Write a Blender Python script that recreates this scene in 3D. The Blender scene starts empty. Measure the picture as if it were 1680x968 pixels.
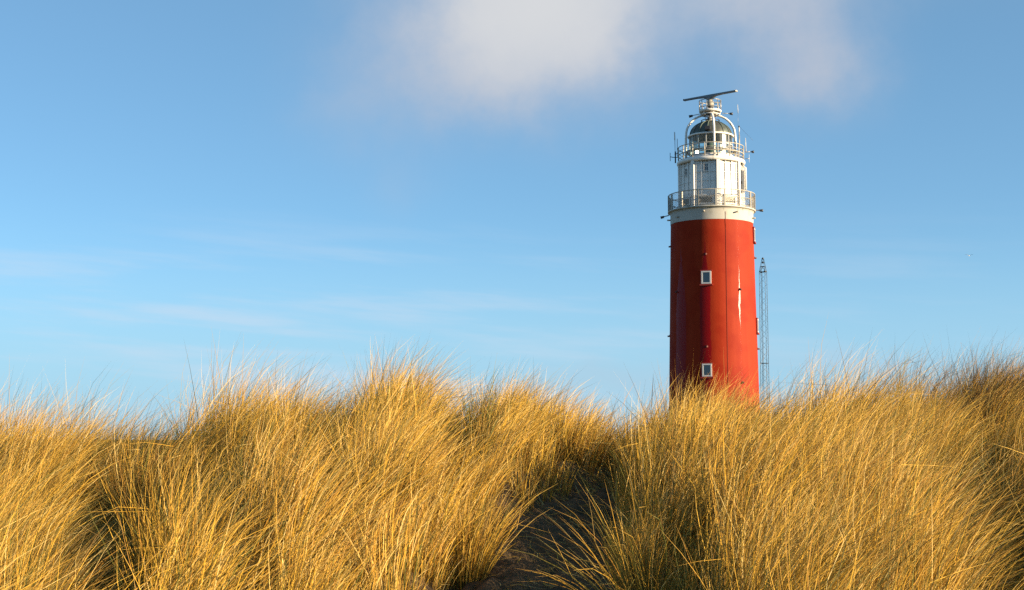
import bpy, bmesh, math, random
import numpy as np
from mathutils import Vector, Matrix

random.seed(7)
RNG = np.random.default_rng(11)
R = math.radians
C = bpy.context.scene.collection
SC = bpy.context.scene

# ------------------------------------------------------------------ camera
EYE = 1.6
FPX, CX, CY, HORIZON = 2400.0, 840.0, 484.0, 720.0          # measured on the photograph
PITCH = math.atan((HORIZON - CY) / FPX)
cam_d = bpy.data.cameras.new('camera')
cam = bpy.data.objects.new('camera', cam_d); C.objects.link(cam)
cam.location = (0, 0, EYE)
cam.rotation_euler = (math.pi / 2 + PITCH, 0, 0)
cam_d.sensor_width = 36.0
cam_d.lens = 36.0 * FPX / 1680.0
cam_d.clip_start = 0.05
cam_d.clip_end = 20000
SC.camera = cam

# ------------------------------------------------------------------ sun and sky
SUN_EL, SUN_AZ = 11.5, 112.0                               # azimuth clockwise from +Y
sdir = Vector((math.cos(R(SUN_EL)) * math.sin(R(SUN_AZ)), math.cos(R(SUN_EL)) * math.cos(R(SUN_AZ)), math.sin(R(SUN_EL))))
sun_d = bpy.data.lights.new('sun', 'SUN')
sun_d.energy = 5.0
sun_d.angle = R(0.53)
sun_d.color = (1.0, 0.80, 0.53)
sun = bpy.data.objects.new('sun', sun_d); C.objects.link(sun)
sun.rotation_euler = sdir.to_track_quat('Z', 'Y').to_euler()
sun.location = (40, -20, 30)

SC.view_settings.view_transform = 'Standard'
SC.view_settings.look = 'None'
SC.view_settings.exposure = 1.45
SC.view_settings.gamma = 1.0
SC.view_settings.use_curve_mapping = False
SC.cycles.use_denoising = False
SC.cycles.max_bounces = 6
SC.cycles.diffuse_bounces = 1
SC.cycles.sample_clamp_indirect = 2.0
SC.cycles.blur_glossy = 0.5
SC.cycles.transparent_max_bounces = 12
SC.cycles.caustics_reflective = False
SC.cycles.caustics_refractive = False


class NT:
    """Small helper for writing node graphs."""
    def __init__(self, tree):
        self.t = tree; self.n = tree.nodes; self.l = tree.links
    def node(self, kind, **kw):
        n = self.n.new(kind)
        for k, v in kw.items(): setattr(n, k, v)
        return n
    def put(self, sock, v):
        if isinstance(v, bpy.types.NodeSocket): self.l.new(v, sock)
        elif v is not None:
            try: sock.default_value = v
            except Exception: sock.default_value = (*v, 1.0)
    def math(self, op, a, b=None, c=None, clamp=False):
        n = self.node('ShaderNodeMath', operation=op, use_clamp=clamp)
        self.put(n.inputs[0], a)
        if b is not None: self.put(n.inputs[1], b)
        if c is not None: self.put(n.inputs[2], c)
        return n.outputs[0]
    def smooth(self, v, a, b, lo=0.0, hi=1.0):
        n = self.node('ShaderNodeMapRange', interpolation_type='SMOOTHSTEP')
        for i, x in enumerate((v, a, b, lo, hi)): self.put(n.inputs[i], x)
        return n.outputs[0]
    def mix(self, f, a, b, blend='MIX'):
        n = self.node('ShaderNodeMix', data_type='RGBA', blend_type=blend)
        self.put(n.inputs[0], f)
        for s, v in ((n.inputs[6], a), (n.inputs[7], b)):
            if isinstance(v, bpy.types.NodeSocket): self.l.new(v, s)
            else: s.default_value = (v[0], v[1], v[2], 1.0)
        return n.outputs[2]
    def noise(self, vec, scale, detail=3.0, rough=0.5, color=False):
        n = self.node('ShaderNodeTexNoise')
        if vec is not None: self.l.new(vec, n.inputs['Vector'])
        n.inputs['Scale'].default_value = scale; n.inputs['Detail'].default_value = detail
        n.inputs['Roughness'].default_value = rough
        return n.outputs[1 if color else 0]
    def xyz(self, v):
        n = self.node('ShaderNodeSeparateXYZ'); self.l.new(v, n.inputs[0]); return n.outputs
    def vec(self, x, y, z):
        n = self.node('ShaderNodeCombineXYZ')
        for i, v in enumerate((x, y, z)): self.put(n.inputs[i], v)
        return n.outputs[0]


world = bpy.data.worlds.new('World'); SC.world = world
world.use_nodes = True
w = NT(world.node_tree); w.n.clear()
SKY_STRENGTH = 0.068
sky = w.node('ShaderNodeTexSky', sky_type='NISHITA')
sky.sun_disc = False
sky.sun_elevation = R(SUN_EL); sky.sun_rotation = R(SUN_AZ)
sky.air_density = 1.0; sky.dust_density = 0.0; sky.ozone_density = 3.5; sky.altitude = 3500
skycol = w.mix(1.0, sky.outputs[0], (1.03, 1.12, 0.97), 'MULTIPLY')
tc = w.node('ShaderNodeTexCoord').outputs['Generated']
DEG = 57.29578


def cel(py): return math.degrees(PITCH + math.atan((CY - py) / FPX))
def caz(px): return math.degrees(math.atan((px - CX) / FPX))


dx, dy, dz = w.xyz(tc)
az = w.math('MULTIPLY', w.math('ARCTAN2', dx, dy), DEG)
el = w.math('MULTIPLY', w.math('ARCSINE', dz), DEG)
base_vec = w.vec(az, el, 0.0)
warp = w.noise(base_vec, 0.42, 5.0, 0.55, True)
wx, wy, wz = w.xyz(warp)
az2 = w.math('ADD', az, w.math('MULTIPLY', w.math('SUBTRACT', wx, 0.5), 2.6))
el2 = w.math('ADD', el, w.math('MULTIPLY', w.math('SUBTRACT', wy, 0.5), 2.0))
total = None; bright = None
for px, py, rx, ry, d, b in ((870, 10, 190, 145, .88, .9), (700, 55, 185, 135, .40, .2), (985, 60, 150, 105, .45, .3), (850, 130, 210, 95, .26, .2),
                             (1315, 50, 115, 125, .72, .10), (1370, 145, 85, 65, .52, .0), (1205, 20, 80, 60, .30, .2),
                             (550, 195, 100, 75, .27, .0), (650, 310, 60, 55, .22, .0), (740, 150, 160, 70, .16, .0), (1000, 622, 150, 34, .38, .6), (1390, 600, 150, 26, .30, .6), (1260, -120, 420, 110, .9, .6), (300, -260, 500, 120, .6, .5)):
    u = w.math('DIVIDE', w.math('SUBTRACT', az2, caz(px)), rx / FPX * DEG)
    v = w.math('DIVIDE', w.math('SUBTRACT', el2, cel(py)), ry / FPX * DEG)
    q = w.math('ADD', w.math('MULTIPLY', u, u), w.math('MULTIPLY', v, v))
    g = w.math('MULTIPLY', w.math('EXPONENT', w.math('MULTIPLY', q, -1.0)), d)
    total = g if total is None else w.math('ADD', total, g)
    gb = w.math('MULTIPLY', g, b)
    bright = gb if bright is None else w.math('ADD', bright, gb)
fine = w.noise(base_vec, 1.1, 6.0, 0.6)
cover = w.math('MULTIPLY', total, w.math('ADD', 0.76, w.math('MULTIPLY', fine, 0.45)))
cover = w.smooth(cover, -0.06, 1.25, -0.01, 0.95)
cover = w.math('MAXIMUM', cover, 0.0)
ck = 1.0 / SKY_STRENGTH / 2 ** 1.45
skycol = w.mix(w.smooth(el, 9.0, 0.0, 0.0, 0.9), skycol, (.39 * ck, .63 * ck, .79 * ck))   # pale air along the horizon
skycol = w.mix(.28, skycol, (.33 * ck, .61 * ck, .89 * ck))                            # thin veil over the whole sky
ccol = w.mix(w.smooth(bright, 0.05, 1.1), (.49 * ck, .54 * ck, .64 * ck), (.71 * ck, .715 * ck, .725 * ck))
# thin high streaks low in the sky
sv = w.vec(w.math('MULTIPLY', az, 0.09), w.math('ADD', w.math('MULTIPLY', el, 0.85), w.math('MULTIPLY', az, 0.06)), 5.3)
st = w.smooth(w.noise(sv, 1.0, 5.0, 0.55), 0.44, 0.74)
st = w.math('MULTIPLY', st, w.smooth(el, 9.5, 5.0))
st = w.math('MULTIPLY', st, w.smooth(az, 11.0, -9.0, 0.20, 0.48))
streaked = w.mix(st, skycol, (.66 * ck, .74 * ck, .86 * ck))
final = w.mix(cover, streaked, ccol)
bg = w.node('ShaderNodeBackground'); w.l.new(final, bg.inputs[0]); bg.inputs[1].default_value = SKY_STRENGTH
wo = w.node('ShaderNodeOutputWorld'); w.l.new(bg.outputs[0], wo.inputs[0])


# ------------------------------------------------------------------ helpers
def tag(o, label=None, cat=None, group=None, kind=None):
    if label: o['label'] = label
    if cat: o['category'] = cat
    if group: o['group'] = group
    if kind: o['kind'] = kind
    return o


def empty(name, loc, rotz=0.0):
    o = bpy.data.objects.new(name, None); C.objects.link(o)
    o.location = loc; o.rotation_euler = (0, 0, rotz); o.empty_display_size = 0.3
    return o


class MB:
    """Collects shapes into one mesh."""
    def __init__(self): self.v = []; self.f = []; self.s = []
    def add(self, v, f, smooth=False):
        o = len(self.v); self.v += [tuple(p) for p in v]
        self.f += [tuple(i + o for i in q) for q in f]; self.s += [smooth] * len(f)
        return self
    def box(self, c, size, rz=0.0, rot=None):
        hx, hy, hz = size[0] / 2, size[1] / 2, size[2] / 2
        m = rot if rot is not None else Matrix.Rotation(rz, 3, 'Z')
        vs = [Vector(c) + m @ Vector((x, y, z)) for z in (-hz, hz) for y in (-hy, hy) for x in (-hx, hx)]
        return self.add(vs, [(0, 2, 3, 1), (4, 5, 7, 6), (0, 1, 5, 4), (1, 3, 7, 5), (3, 2, 6, 7), (2, 0, 4, 6)])
    def lathe(self, prof, n=64, a0=0.0, a1=2 * math.pi, smooth=True, c=(0, 0)):
        full = abs(a1 - a0 - 2 * math.pi) < 1e-6
        m = n if full else n + 1
        vs, fs = [], []
        for r, z in prof:
            for k in range(m):
                a = a0 + (a1 - a0) * k / n
                vs.append((c[0] + r * math.sin(a), c[1] - r * math.cos(a), z))
        for j in range(len(prof) - 1):
            for k in range(n):
                k2 = (k + 1) % m
                fs.append((j * m + k, j * m + k2, (j + 1) * m + k2, (j + 1) * m + k))
        return self.add(vs, fs, smooth)
    def tube(self, pts, r, n=8, caps=True, closed=False, smooth=True):
        pts = [Vector(p) for p in pts]; rs = r if isinstance(r, (list, tuple)) else [r] * len(pts)
        vs, fs = [], []
        N = len(pts); up = None
        for i, p in enumerate(pts):
            a = pts[(i - 1) % N] if (closed or i > 0) else p
            b = pts[(i + 1) % N] if (closed or i < N - 1) else p
            t = (b - a).normalized()
            if up is None:
                up = Vector((0, 0, 1)) if abs(t.z) < 0.9 else Vector((1, 0, 0))
            s = t.cross(up).normalized(); u2 = s.cross(t).normalized(); up = u2
            for k in range(n):
                q = 2 * math.pi * k / n
                vs.append(p + (s * math.cos(q) + u2 * math.sin(q)) * rs[i])
        for i in range(N if closed else N - 1):
            j = (i + 1) % N
            for k in range(n):
                fs.append((i * n + k, i * n + (k + 1) % n, j * n + (k + 1) % n, j * n + k))
        if caps and not closed:
            fs.append(tuple(range(n - 1, -1, -1))); fs.append(tuple((N - 1) * n + k for k in range(n)))
        return self.add(vs, fs, smooth)
    def ring(self, rad, z, r, n=72, seg=6):
        return self.tube([(rad * math.sin(2 * math.pi * k / n), -rad * math.cos(2 * math.pi * k / n), z) for k in range(n)], r, seg, closed=True)
    def build(self, name, mat, parent=None, bevel=0.0, origin=None):
        me = bpy.data.meshes.new(name)
        vs = self.v
        if origin is not None: vs = [(p[0] - origin[0], p[1] - origin[1], p[2] - origin[2]) for p in vs]
        me.from_pydata(vs, [], self.f)
        me.polygons.foreach_set('use_smooth', self.s)
        me.update()
        bm = bmesh.new(); bm.from_mesh(me); bmesh.ops.recalc_face_normals(bm, faces=bm.faces[:]); bm.to_mesh(me); bm.free()
        me.materials.append(mat)
        o = bpy.data.objects.new(name, me); C.objects.link(o)
        if parent is not None: o.parent = parent
        if origin is not None: o.location = origin
        if bevel:
            md = o.modifiers.new('bevel', 'BEVEL'); md.width = bevel; md.segments = 2; md.limit_method = 'ANGLE'
        return o


def clone(o, parent, rotz=0.0):
    c = o.copy(); C.objects.link(c); c.parent = parent; c.rotation_euler = (0, 0, rotz)
    return c


def material(name):
    m = bpy.data.materials.new(name); m.use_nodes = True
    t = NT(m.node_tree); b = t.n['Principled BSDF']
    return m, t, b


def plain(name, col, rough=0.5, metal=0.0, var=0.12, scale=6.0, spec=0.5):
    m, t, b = material(name)
    oc = t.node('ShaderNodeTexCoord').outputs['Object']
    nz = t.noise(oc, scale, 5.0, 0.6)
    lo = tuple(c * (1 - var) for c in col); hi = tuple(min(1, c * (1 + var)) for c in col)
    t.l.new(t.mix(nz, lo, hi), b.inputs['Base Color'])
    b.inputs['Roughness'].default_value = rough; b.inputs['Metallic'].default_value = metal
    b.inputs['Specular IOR Level'].default_value = spec
    return m


# ------------------------------------------------------------------ terrain
PXK = np.array([-2600, -900, -300, 0, 80, 150, 190, 250, 330, 400, 480, 540, 600, 660, 710, 745, 800, 850, 900, 950, 1010, 1050, 1100, 1160, 1220, 1300, 1380, 1450, 1540, 1600, 1640, 1700, 1900, 2400, 4000.])
YDK = np.array([700, 708, 706, 706, 702, 710, 712, 698, 674, 656, 644, 655, 614, 604, 638, 662, 622, 626, 672, 700, 706, 656, 648, 638, 652, 654, 654, 648, 634, 630, 620, 624, 616, 600, 600.])
HGK = .09 + np.array([.74, .74, .74, .74, .74, .74, .74, .74, .74, .74, .74, .74, .74, .74, .72, .70, .70, .66, .52, .40, .40, .58, .70, .74, .74, .74, .74, .74, .74, .74, .74, .74, .74, .74, .74])


def crest(x, y):
    px = CX + FPX * x / np.maximum(y, 3.0)
    dc = np.interp(px, [-500, 700, 900, 1050, 1300, 1700, 2400], [14, 14, 13.6, 13.6, 15, 17, 18])
    yd = np.interp(px, PXK, YDK); hg = np.interp(px, PXK, HGK)
    return px, dc, EYE + (HORIZON - yd) / FPX * dc - hg


PATH = np.array([(0.0, -3), (0.0, 3), (-.03, 7.5), (.06, 8.7), (.13, 9.3), (.24, 10.8), (.54, 12.0), (.84, 12.9), (1.05, 14.2), (1.6, 17), (3.0, 22)])
PATHW = np.array([1.0, 1.0, .95, .76, .64, .46, .32, .20, -.3, -.5, -.5])


def path_dist(x, y):
    """Distance outside the trodden sand (negative on it)."""
    cxp = np.interp(y, PATH[:, 1], PATH[:, 0]); hw = np.interp(y, PATH[:, 1], PATHW)
    return np.abs(x - cxp) - hw


_wr = np.random.default_rng(31).random((64, 64, 3))
HSP = 1.12


def hummock(x, y):
    """Rounded hummocks of marram: (0..1 height, offset from the hummock's middle)."""
    x = np.asarray(x, float); y = np.asarray(y, float)
    ix, iy = np.floor(x / HSP).astype(int), np.floor(y / HSP).astype(int)
    best = np.full(x.shape, 9.0); ox_ = np.zeros(x.shape); oy_ = np.zeros(x.shape)
    for a in (-1, 0, 1):
        for b_ in (-1, 0, 1):
            r_ = _wr[(iy + b_) % 64, (ix + a) % 64]
            ux = x - (ix + a + .12 + .76 * r_[..., 0]) * HSP; uy = y - (iy + b_ + .12 + .76 * r_[..., 1]) * HSP
            d = np.hypot(ux, uy * .85) / (.62 + .40 * r_[..., 2])
            m_ = d < best
            best = np.where(m_, d, best); ox_ = np.where(m_, ux, ox_); oy_ = np.where(m_, uy, oy_)
    return np.clip(1 - best ** 2, 0, 1), ox_, oy_


GAPS = [((-3.25, 11.9), (-2.6, 9.5), .20), ((-2.6, 9.5), (-1.60, 5.8), .20), ((-.62, 14.6), (-.50, 12.2), .13), ((-1.70, 14.4), (-1.55, 12.4), .12), ((-2.0, 10.4), (-1.5, 8.2), .10),
        ((3.75, 12.5), (3.40, 9.8), .24), ((3.42, 10.4), (2.55, 7.0), .26), ((-3.0, 10.6), (-1.9, 9.8), .12), ((1.12, 10.4), (.85, 6.4), .12), ((4.9, 17.0), (4.3, 13.0), .16)]


def gap(x, y):
    g = np.zeros(np.shape(x))
    for (x0, y0), (x1, y1), wd in GAPS:
        t_ = np.clip(((x - x0) * (x1 - x0) + (y - y0) * (y1 - y0)) / ((x1 - x0) ** 2 + (y1 - y0) ** 2), 0, 1)
        d = np.hypot(x - x0 - t_ * (x1 - x0), y - y0 - t_ * (y1 - y0)) / 1.5
        g = np.maximum(g, np.exp(-(d / wd) ** 2))
    return g


def bumps(x, y):
    return (np.sin(x * 1.9 + 1.3 * np.sin(y * .7)) * np.sin(y * 1.55 + .8) * .035 + np.sin(x * 4.3 + y * 2.1) * np.sin(y * 3.7 - x) * .018)


def ground_z(x, y):
    x = np.asarray(x, float); y = np.asarray(y, float)
    px, dc, zc = crest(x, y)
    r = np.clip((y - 6) / (dc - 6), 0, 1)
    s = .55 * r + .45 * r * r * (3 - 2 * r)
    z = zc * s
    q = np.clip((y - dc - .6) / 26, 0, 1); q = q * q * (3 - 2 * q)
    z = z * (1 - q) + (-2.4) * q
    near = np.clip((y - 2) / 4, 0, 1) * np.clip((60 - y) / 20, 0, 1)
    z = z + bumps(x, y) * near
    pd = path_dist(x, y)
    z = z + (.27 * hummock(x, y)[0] * (1 - gap(x, y)) - .10 - .20 * gap(x, y)) * near * np.clip(pd / .25, 0, 1)
    z = z - .07 * np.clip(1 - pd / .25, 0, 1) * near
    return z


def spaced(lo, hi, step, far, grow=1.22):
    a = list(np.arange(lo, hi + 1e-6, step)); s = step
    left, right = [], []
    p = lo
    while p > -far:
        s *= grow; p -= s; left.append(p)
    s = step; p = hi
    while p < far:
        s *= grow; p += s; right.append(p)
    return np.array(left[::-1] + a + right)


gx = spaced(-7, 9, .09, 6000); gy = spaced(1, 24, .09, 6000)
GX, GY = np.meshgrid(gx, gy)
GZ = ground_z(GX, GY)
GZ += (np.sin(GX * 23 + 3 * np.sin(GY * 17)) * np.sin(GY * 29 + 2 * np.sin(GX * 13)) * .012 + np.sin(GX * 11 - GY * 7) * .008) * np.clip(1 - path_dist(GX, GY) / .3, 0, 1) * (GY < 30) * (GY > 0)
nx, ny = len(gx), len(gy)
vid = np.arange(nx * ny).reshape(ny, nx)
quads = np.stack([vid[:-1, :-1], vid[:-1, 1:], vid[1:, 1:], vid[1:, :-1]], -1).reshape(-1, 4)


def np_mesh(name, verts, quads, mat, smooth=True):
    me = bpy.data.meshes.new(name)
    me.vertices.add(len(verts)); me.vertices.foreach_set('co', np.ascontiguousarray(verts, np.float32).ravel())
    me.loops.add(quads.size); me.loops.foreach_set('vertex_index', np.ascontiguousarray(quads, np.int32).ravel())
    me.polygons.add(len(quads)); me.polygons.foreach_set('loop_start', np.arange(0, quads.size, 4, dtype=np.int32))
    if smooth: me.polygons.foreach_set('use_smooth', np.ones(len(quads), bool))
    me.update(calc_edges=True)
    me.materials.append(mat)
    o = bpy.data.objects.new(name, me); C.objects.link(o)
    return o


m_sand, t, b = material('dune_sand')
oc = t.node('ShaderNodeTexCoord').outputs['Object']
n1 = t.noise(oc, 1.3, 6.0, .6); n2 = t.noise(oc, 60.0, 4.0, .6); n3 = t.noise(oc, 9.0, 6.0, .65)
c = t.mix(n1, (.105, .064, .032), (.17, .11, .058))
c = t.mix(t.smooth(n3, .48, .62), c, (.05, .045, .025))          # scraps of dead litter
c = t.mix(t.math('MULTIPLY', n2, .35), c, (.12, .08, .05))
_, gyy, _ = t.xyz(oc)
c = t.mix(t.smooth(gyy, 17.0, 24.0), c, t.mix(n1, (.07, .065, .025), (.13, .11, .045)))   # grown-over dunes behind the crest
t.l.new(c, b.inputs['Base Color']); b.inputs['Roughness'].default_value = .95
b.inputs['Specular IOR Level'].default_value = .1
bp = t.node('ShaderNodeBump'); bp.inputs['Strength'].default_value = 1.0; bp.inputs['Distance'].default_value = .06
t.l.new(t.math('ADD', t.noise(oc, 14.0, 6.0, .6), t.math('MULTIPLY', n2, .3)), bp.inputs['Height']); t.l.new(bp.outputs[0], b.inputs['Normal'])
tag(np_mesh('dune_ground', np.stack([GX, GY, GZ], -1).reshape(-1, 3), quads, m_sand), kind='structure')

# trodden sand path: its own sheet a few millimetres above the dune
py_ = np.arange(1.0, 13.1, .05); ps = np.linspace(-1.12, 1.12, 21)
PY, PS = np.meshgrid(py_, ps, indexing='ij')
PX = np.interp(PY, PATH[:, 1], PATH[:, 0]) + PS * np.interp(PY, PATH[:, 1], PATHW)
PZ = ground_z(PX, PY) + .024 - .03 * np.clip(np.abs(PS) - .9, 0, 1) / .22
PZ += np.sin(PX * 19 + 2.5 * np.sin(PY * 8)) * np.sin(PY * 13 + 2 * np.sin(PX * 9)) * .045 * (np.abs(PS) < 1)
pid = np.arange(PY.size).reshape(PY.shape)
pq = np.stack([pid[:-1, :-1], pid[:-1, 1:], pid[1:, 1:], pid[1:, :-1]], -1).reshape(-1, 4)
tag(np_mesh('sand_path', np.stack([PX, PY, PZ], -1).reshape(-1, 3), pq, m_sand), kind='structure')

# ------------------------------------------------------------------ lighthouse
H = 135.0                                                     # metres ahead of the camera


def dz_at(py): return H * math.tan(PITCH + math.atan((CY - py) / FPX))
def depth_at(py): return H * math.cos(PITCH) + dz_at(py) * math.sin(PITCH)
def K(py): return depth_at(py) / FPX                          # metres per photo pixel at the axis


TX = (1169.2 - CX) / FPX * depth_at(480)
TB = -2.3
T_AZ = math.atan2(TX, H)
HS = math.hypot(TX, H) / H                                    # slant: distances to the axis run a little longer


def Z(py): return EYE + dz_at(py) - TB
def W(px_half, py): return px_half * K(py) / 1.0
def pol(r, th, z): return (r * math.sin(R(th)), -r * math.cos(R(th)), z)
def axis_px(py): return CX + FPX * TX / depth_at(py)


LH = tag(empty('lighthouse', (TX, H, TB), -T_AZ), 'round red lighthouse tower with white lantern house and turning radar bar on top', 'lighthouse')

m_white, t, b = material('white_paint')
oc = t.node('ShaderNodeTexCoord').outputs['Object']
ox, oy, oz = t.xyz(oc)
n1 = t.noise(oc, 1.1, 6.0, .6)
vs_ = t.vec(t.math('MULTIPLY', ox, 2.6), t.math('MULTIPLY', oy, 2.6), t.math('MULTIPLY', oz, .35))
n2 = t.noise(vs_, 1.0, 5.0, .65)
c = t.mix(n1, (.68, .645, .585), (.80, .77, .72))
c = t.mix(t.smooth(n2, .60, .76, 0, .6), c, (.40, .37, .29))
t.l.new(c, b.inputs['Base Color']); b.inputs['Roughness'].default_value = .5

m_red, t, b = material('red_paint')
oc = t.node('ShaderNodeTexCoord').outputs['Object']
ox, oy, oz = t.xyz(oc)
ang = t.math('MULTIPLY', t.math('ARCTAN2', ox, t.math('MULTIPLY', oy, -1.0)), DEG)
wob = t.math('MULTIPLY', t.math('SUBTRACT', t.noise(oc, .9, 4.0, .6), .5), 5.0)
angw = t.math('ADD', ang, wob)
gloss = None
for thc, hw, ytop, ybot in ((-10.0, 7.2, 393, 760), (-47.0, 9.5, 405, 760), (37.5, 2.0, 434, 545), (120, 8, 410, 760), (165, 8, 420, 760), (-130, 8, 400, 760)):
    zt = Z(ytop)
    half = t.math('MULTIPLY', t.smooth(oz, zt, zt - 6.0), hw)
    half = t.math('MULTIPLY', half, t.smooth(oz, Z(ybot), Z(ybot - 50)))
    half = t.math('MAXIMUM', half, .01)
    dd = t.math('DIVIDE', t.math('ABSOLUTE', t.math('SUBTRACT', angw, thc)), half)
    g = t.smooth(dd, 1.12, .9)
    gloss = g if gloss is None else t.math('MAXIMUM', gloss, g)
vs_ = t.vec(t.math('MULTIPLY', ox, 2.2), t.math('MULTIPLY', oy, 2.2), t.math('MULTIPLY', oz, .12))
n2 = t.noise(vs_, 1.0, 6.0, .6); n3 = t.noise(oc, .35, 4.0, .6); n4 = t.noise(oc, 7.0, 5.0, .7)
chalk = t.mix(n2, (.225, .018, .006), (.32, .037, .0125))
chalk = t.mix(t.smooth(n3, .45, .65, 0, .55), chalk, (.21, .0125, .005))
chalk = t.mix(t.smooth(n4, .68, .74, 0, .35), chalk, (.30, .07, .033))
c = t.mix(gloss, chalk, (.21, .003, .003))
t.l.new(c, b.inputs['Base Color'])
t.l.new(t.smooth(gloss, 0, 1, .7, .34), b.inputs['Roughness'])
t.l.new(t.math('MULTIPLY', t.smooth(gloss, 0, 1, .35, 1.0), t.smooth(ang, 5, 25, .12, .32)), b.inputs['Specular IOR Level'])
bp = t.node('ShaderNodeBump'); bp.inputs['Strength'].default_value = .25; bp.inputs['Distance'].default_value = .05
t.l.new(n4, bp.inputs['Height']); t.l.new(bp.outputs[0], b.inputs['Normal'])

m_grey = plain('grey_metal', (.30, .29, .27), .45, .6)
m_dark = plain('dark_metal', (.045, .045, .05), .5, .3)
m_rust = plain('weathered_rail', (.40, .365, .30), .6, .2, .35, 3.0)
m_frame = plain('white_frame', (.58, .58, .565), .4)
m_radar = plain('radar_grey', (.13, .15, .17), .45, .2)
m_black = plain('dark_interior', (.012, .012, .013), .8)
m_redsill = plain('red_sill', (.27, .022, .009), .5)
m_ceil = plain('beige_ceiling', (.34, .31, .25), .8)
m_cable = plain('cable_red', (.17, .016, .010), .7)
m_spout = plain('rusty_spout', (.10, .02, .014), .7)

m_dome, t, b = material('copper_dome')
oc = t.node('ShaderNodeTexCoord').outputs['Object']
c = t.mix(t.smooth(t.noise(oc, 1.2, 6.0, .65), .35, .7), (.055, .05, .043), (.08, .105, .088))
t.l.new(c, b.inputs['Base Color']); b.inputs['Roughness'].default_value = .5; b.inputs['Metallic'].default_value = .25
m_verd = plain('verdigris_rib', (.11, .15, .125), .7)

m_pane, t, b = material('window_pane')
b.inputs['Base Color'].default_value = (.02, .035, .05, 1); b.inputs['Roughness'].default_value = .06
b.inputs['Specular IOR Level'].default_value = .9

m_glass, t, b = material('lantern_glass')
tr = t.node('ShaderNodeBsdfTransparent'); tr.inputs[0].default_value = (.86, .94, .92, 1)
gl = t.node('ShaderNodeBsdfGlossy'); gl.inputs[0].default_value = (.95, 1, 1, 1); gl.inputs['Roughness'].default_value = .28
fr = t.node('ShaderNodeFresnel'); fr.inputs[0].default_value = 1.55
mx = t.node('ShaderNodeMixShader'); t.l.new(t.math('MULTIPLY', fr.outputs[0], .8), mx.inputs[0])
t.l.new(tr.outputs[0], mx.inputs[1]); t.l.new(gl.outputs[0], mx.inputs[2])
t.l.new(mx.outputs[0], t.n['Material Output'].inputs[0])

m_lens, t, b = material('lens_glass')
b.inputs['Base Color'].default_value = (.10, .14, .12, 1); b.inputs['Roughness'].default_value = .12
oc = t.node('ShaderNodeTexCoord').outputs['Object']
wv = t.node('ShaderNodeTexWave', bands_direction='Z'); t.l.new(oc, wv.inputs[0]); wv.inputs['Scale'].default_value = 6
bp = t.node('ShaderNodeBump'); bp.inputs['Strength'].default_value = .8; t.l.new(wv.outputs[1], bp.inputs['Height']); t.l.new(bp.outputs[0], b.inputs['Normal'])

# --- red shaft
r_top, r_mid, r_low = W(67.0, 369), W(70.2, 500), W(72.8, 630)
z_top = Z(369.0)
slope = (r_low - r_top) / (z_top - Z(630))


def r_at(z): return r_top + slope * (z_top - z)


prof = [(r_at(z), z) for z in np.linspace(-.3, z_top, 24)]
body = MB().lathe(prof, 128).build('tower_body', m_red, LH)

# --- white collar flaring into the lower gallery
rg = W(71.4, 348)
zc_ = Z(353.5)
cprof = [(r_top + .02, z_top), (r_top + .03, z_top + .25), (r_top + .02, zc_)]
for k in range(1, 7):
    q = k / 6
    cprof.append((r_top + .02 + (rg - .07 - r_top) * (1 - math.cos(q * math.pi / 2)), zc_ + (Z(349.5) - zc_) * math.sin(q * math.pi / 2)))
cprof += [(rg, Z(349.4)), (rg, Z(347.2)), (rg - .1, Z(347.0)), (.3, Z(346.8))]
m_collar, t, b = material('stained_white')
oc = t.node('ShaderNodeTexCoord').outputs['Object']
ox, oy, oz = t.xyz(oc)
c = t.mix(t.noise(oc, .9, 6.0, .65), (.36, .34, .295), (.47, .45, .40))
vs_ = t.vec(t.math('MULTIPLY', ox, 2.4), t.math('MULTIPLY', oy, 2.4), t.math('MULTIPLY', oz, .8))
drip = t.smooth(t.noise(vs_, 1.0, 6.0, .7), .52, .68)
drip = t.math('MULTIPLY', drip, t.smooth(oz, Z(364), Z(351), .15, .8))
c = t.mix(drip, c, (.20, .20, .14))
t.l.new(c, b.inputs['Base Color']); b.inputs['Roughness'].default_value = .75
collar = MB().lathe(cprof, 128).build('gallery_collar', m_collar, LH)

# --- windows in the shaft


def shaft_point(px, py, tilt=0.0):
    off = (px - axis_px(py)) * K(py)
    # front surface point seen at this pixel: the surface is nearer than the axis, so solve for its height
    z = Z(py)
    for _ in range(6):
        r = r_at(z)
        th = math.asin(max(-.999, min(.999, off / r)))
        d = HS * H - r * math.cos(th)
        z = EYE - TB + (dz_at(py)) * d / (HS * H)
    return th, r, z


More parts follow.
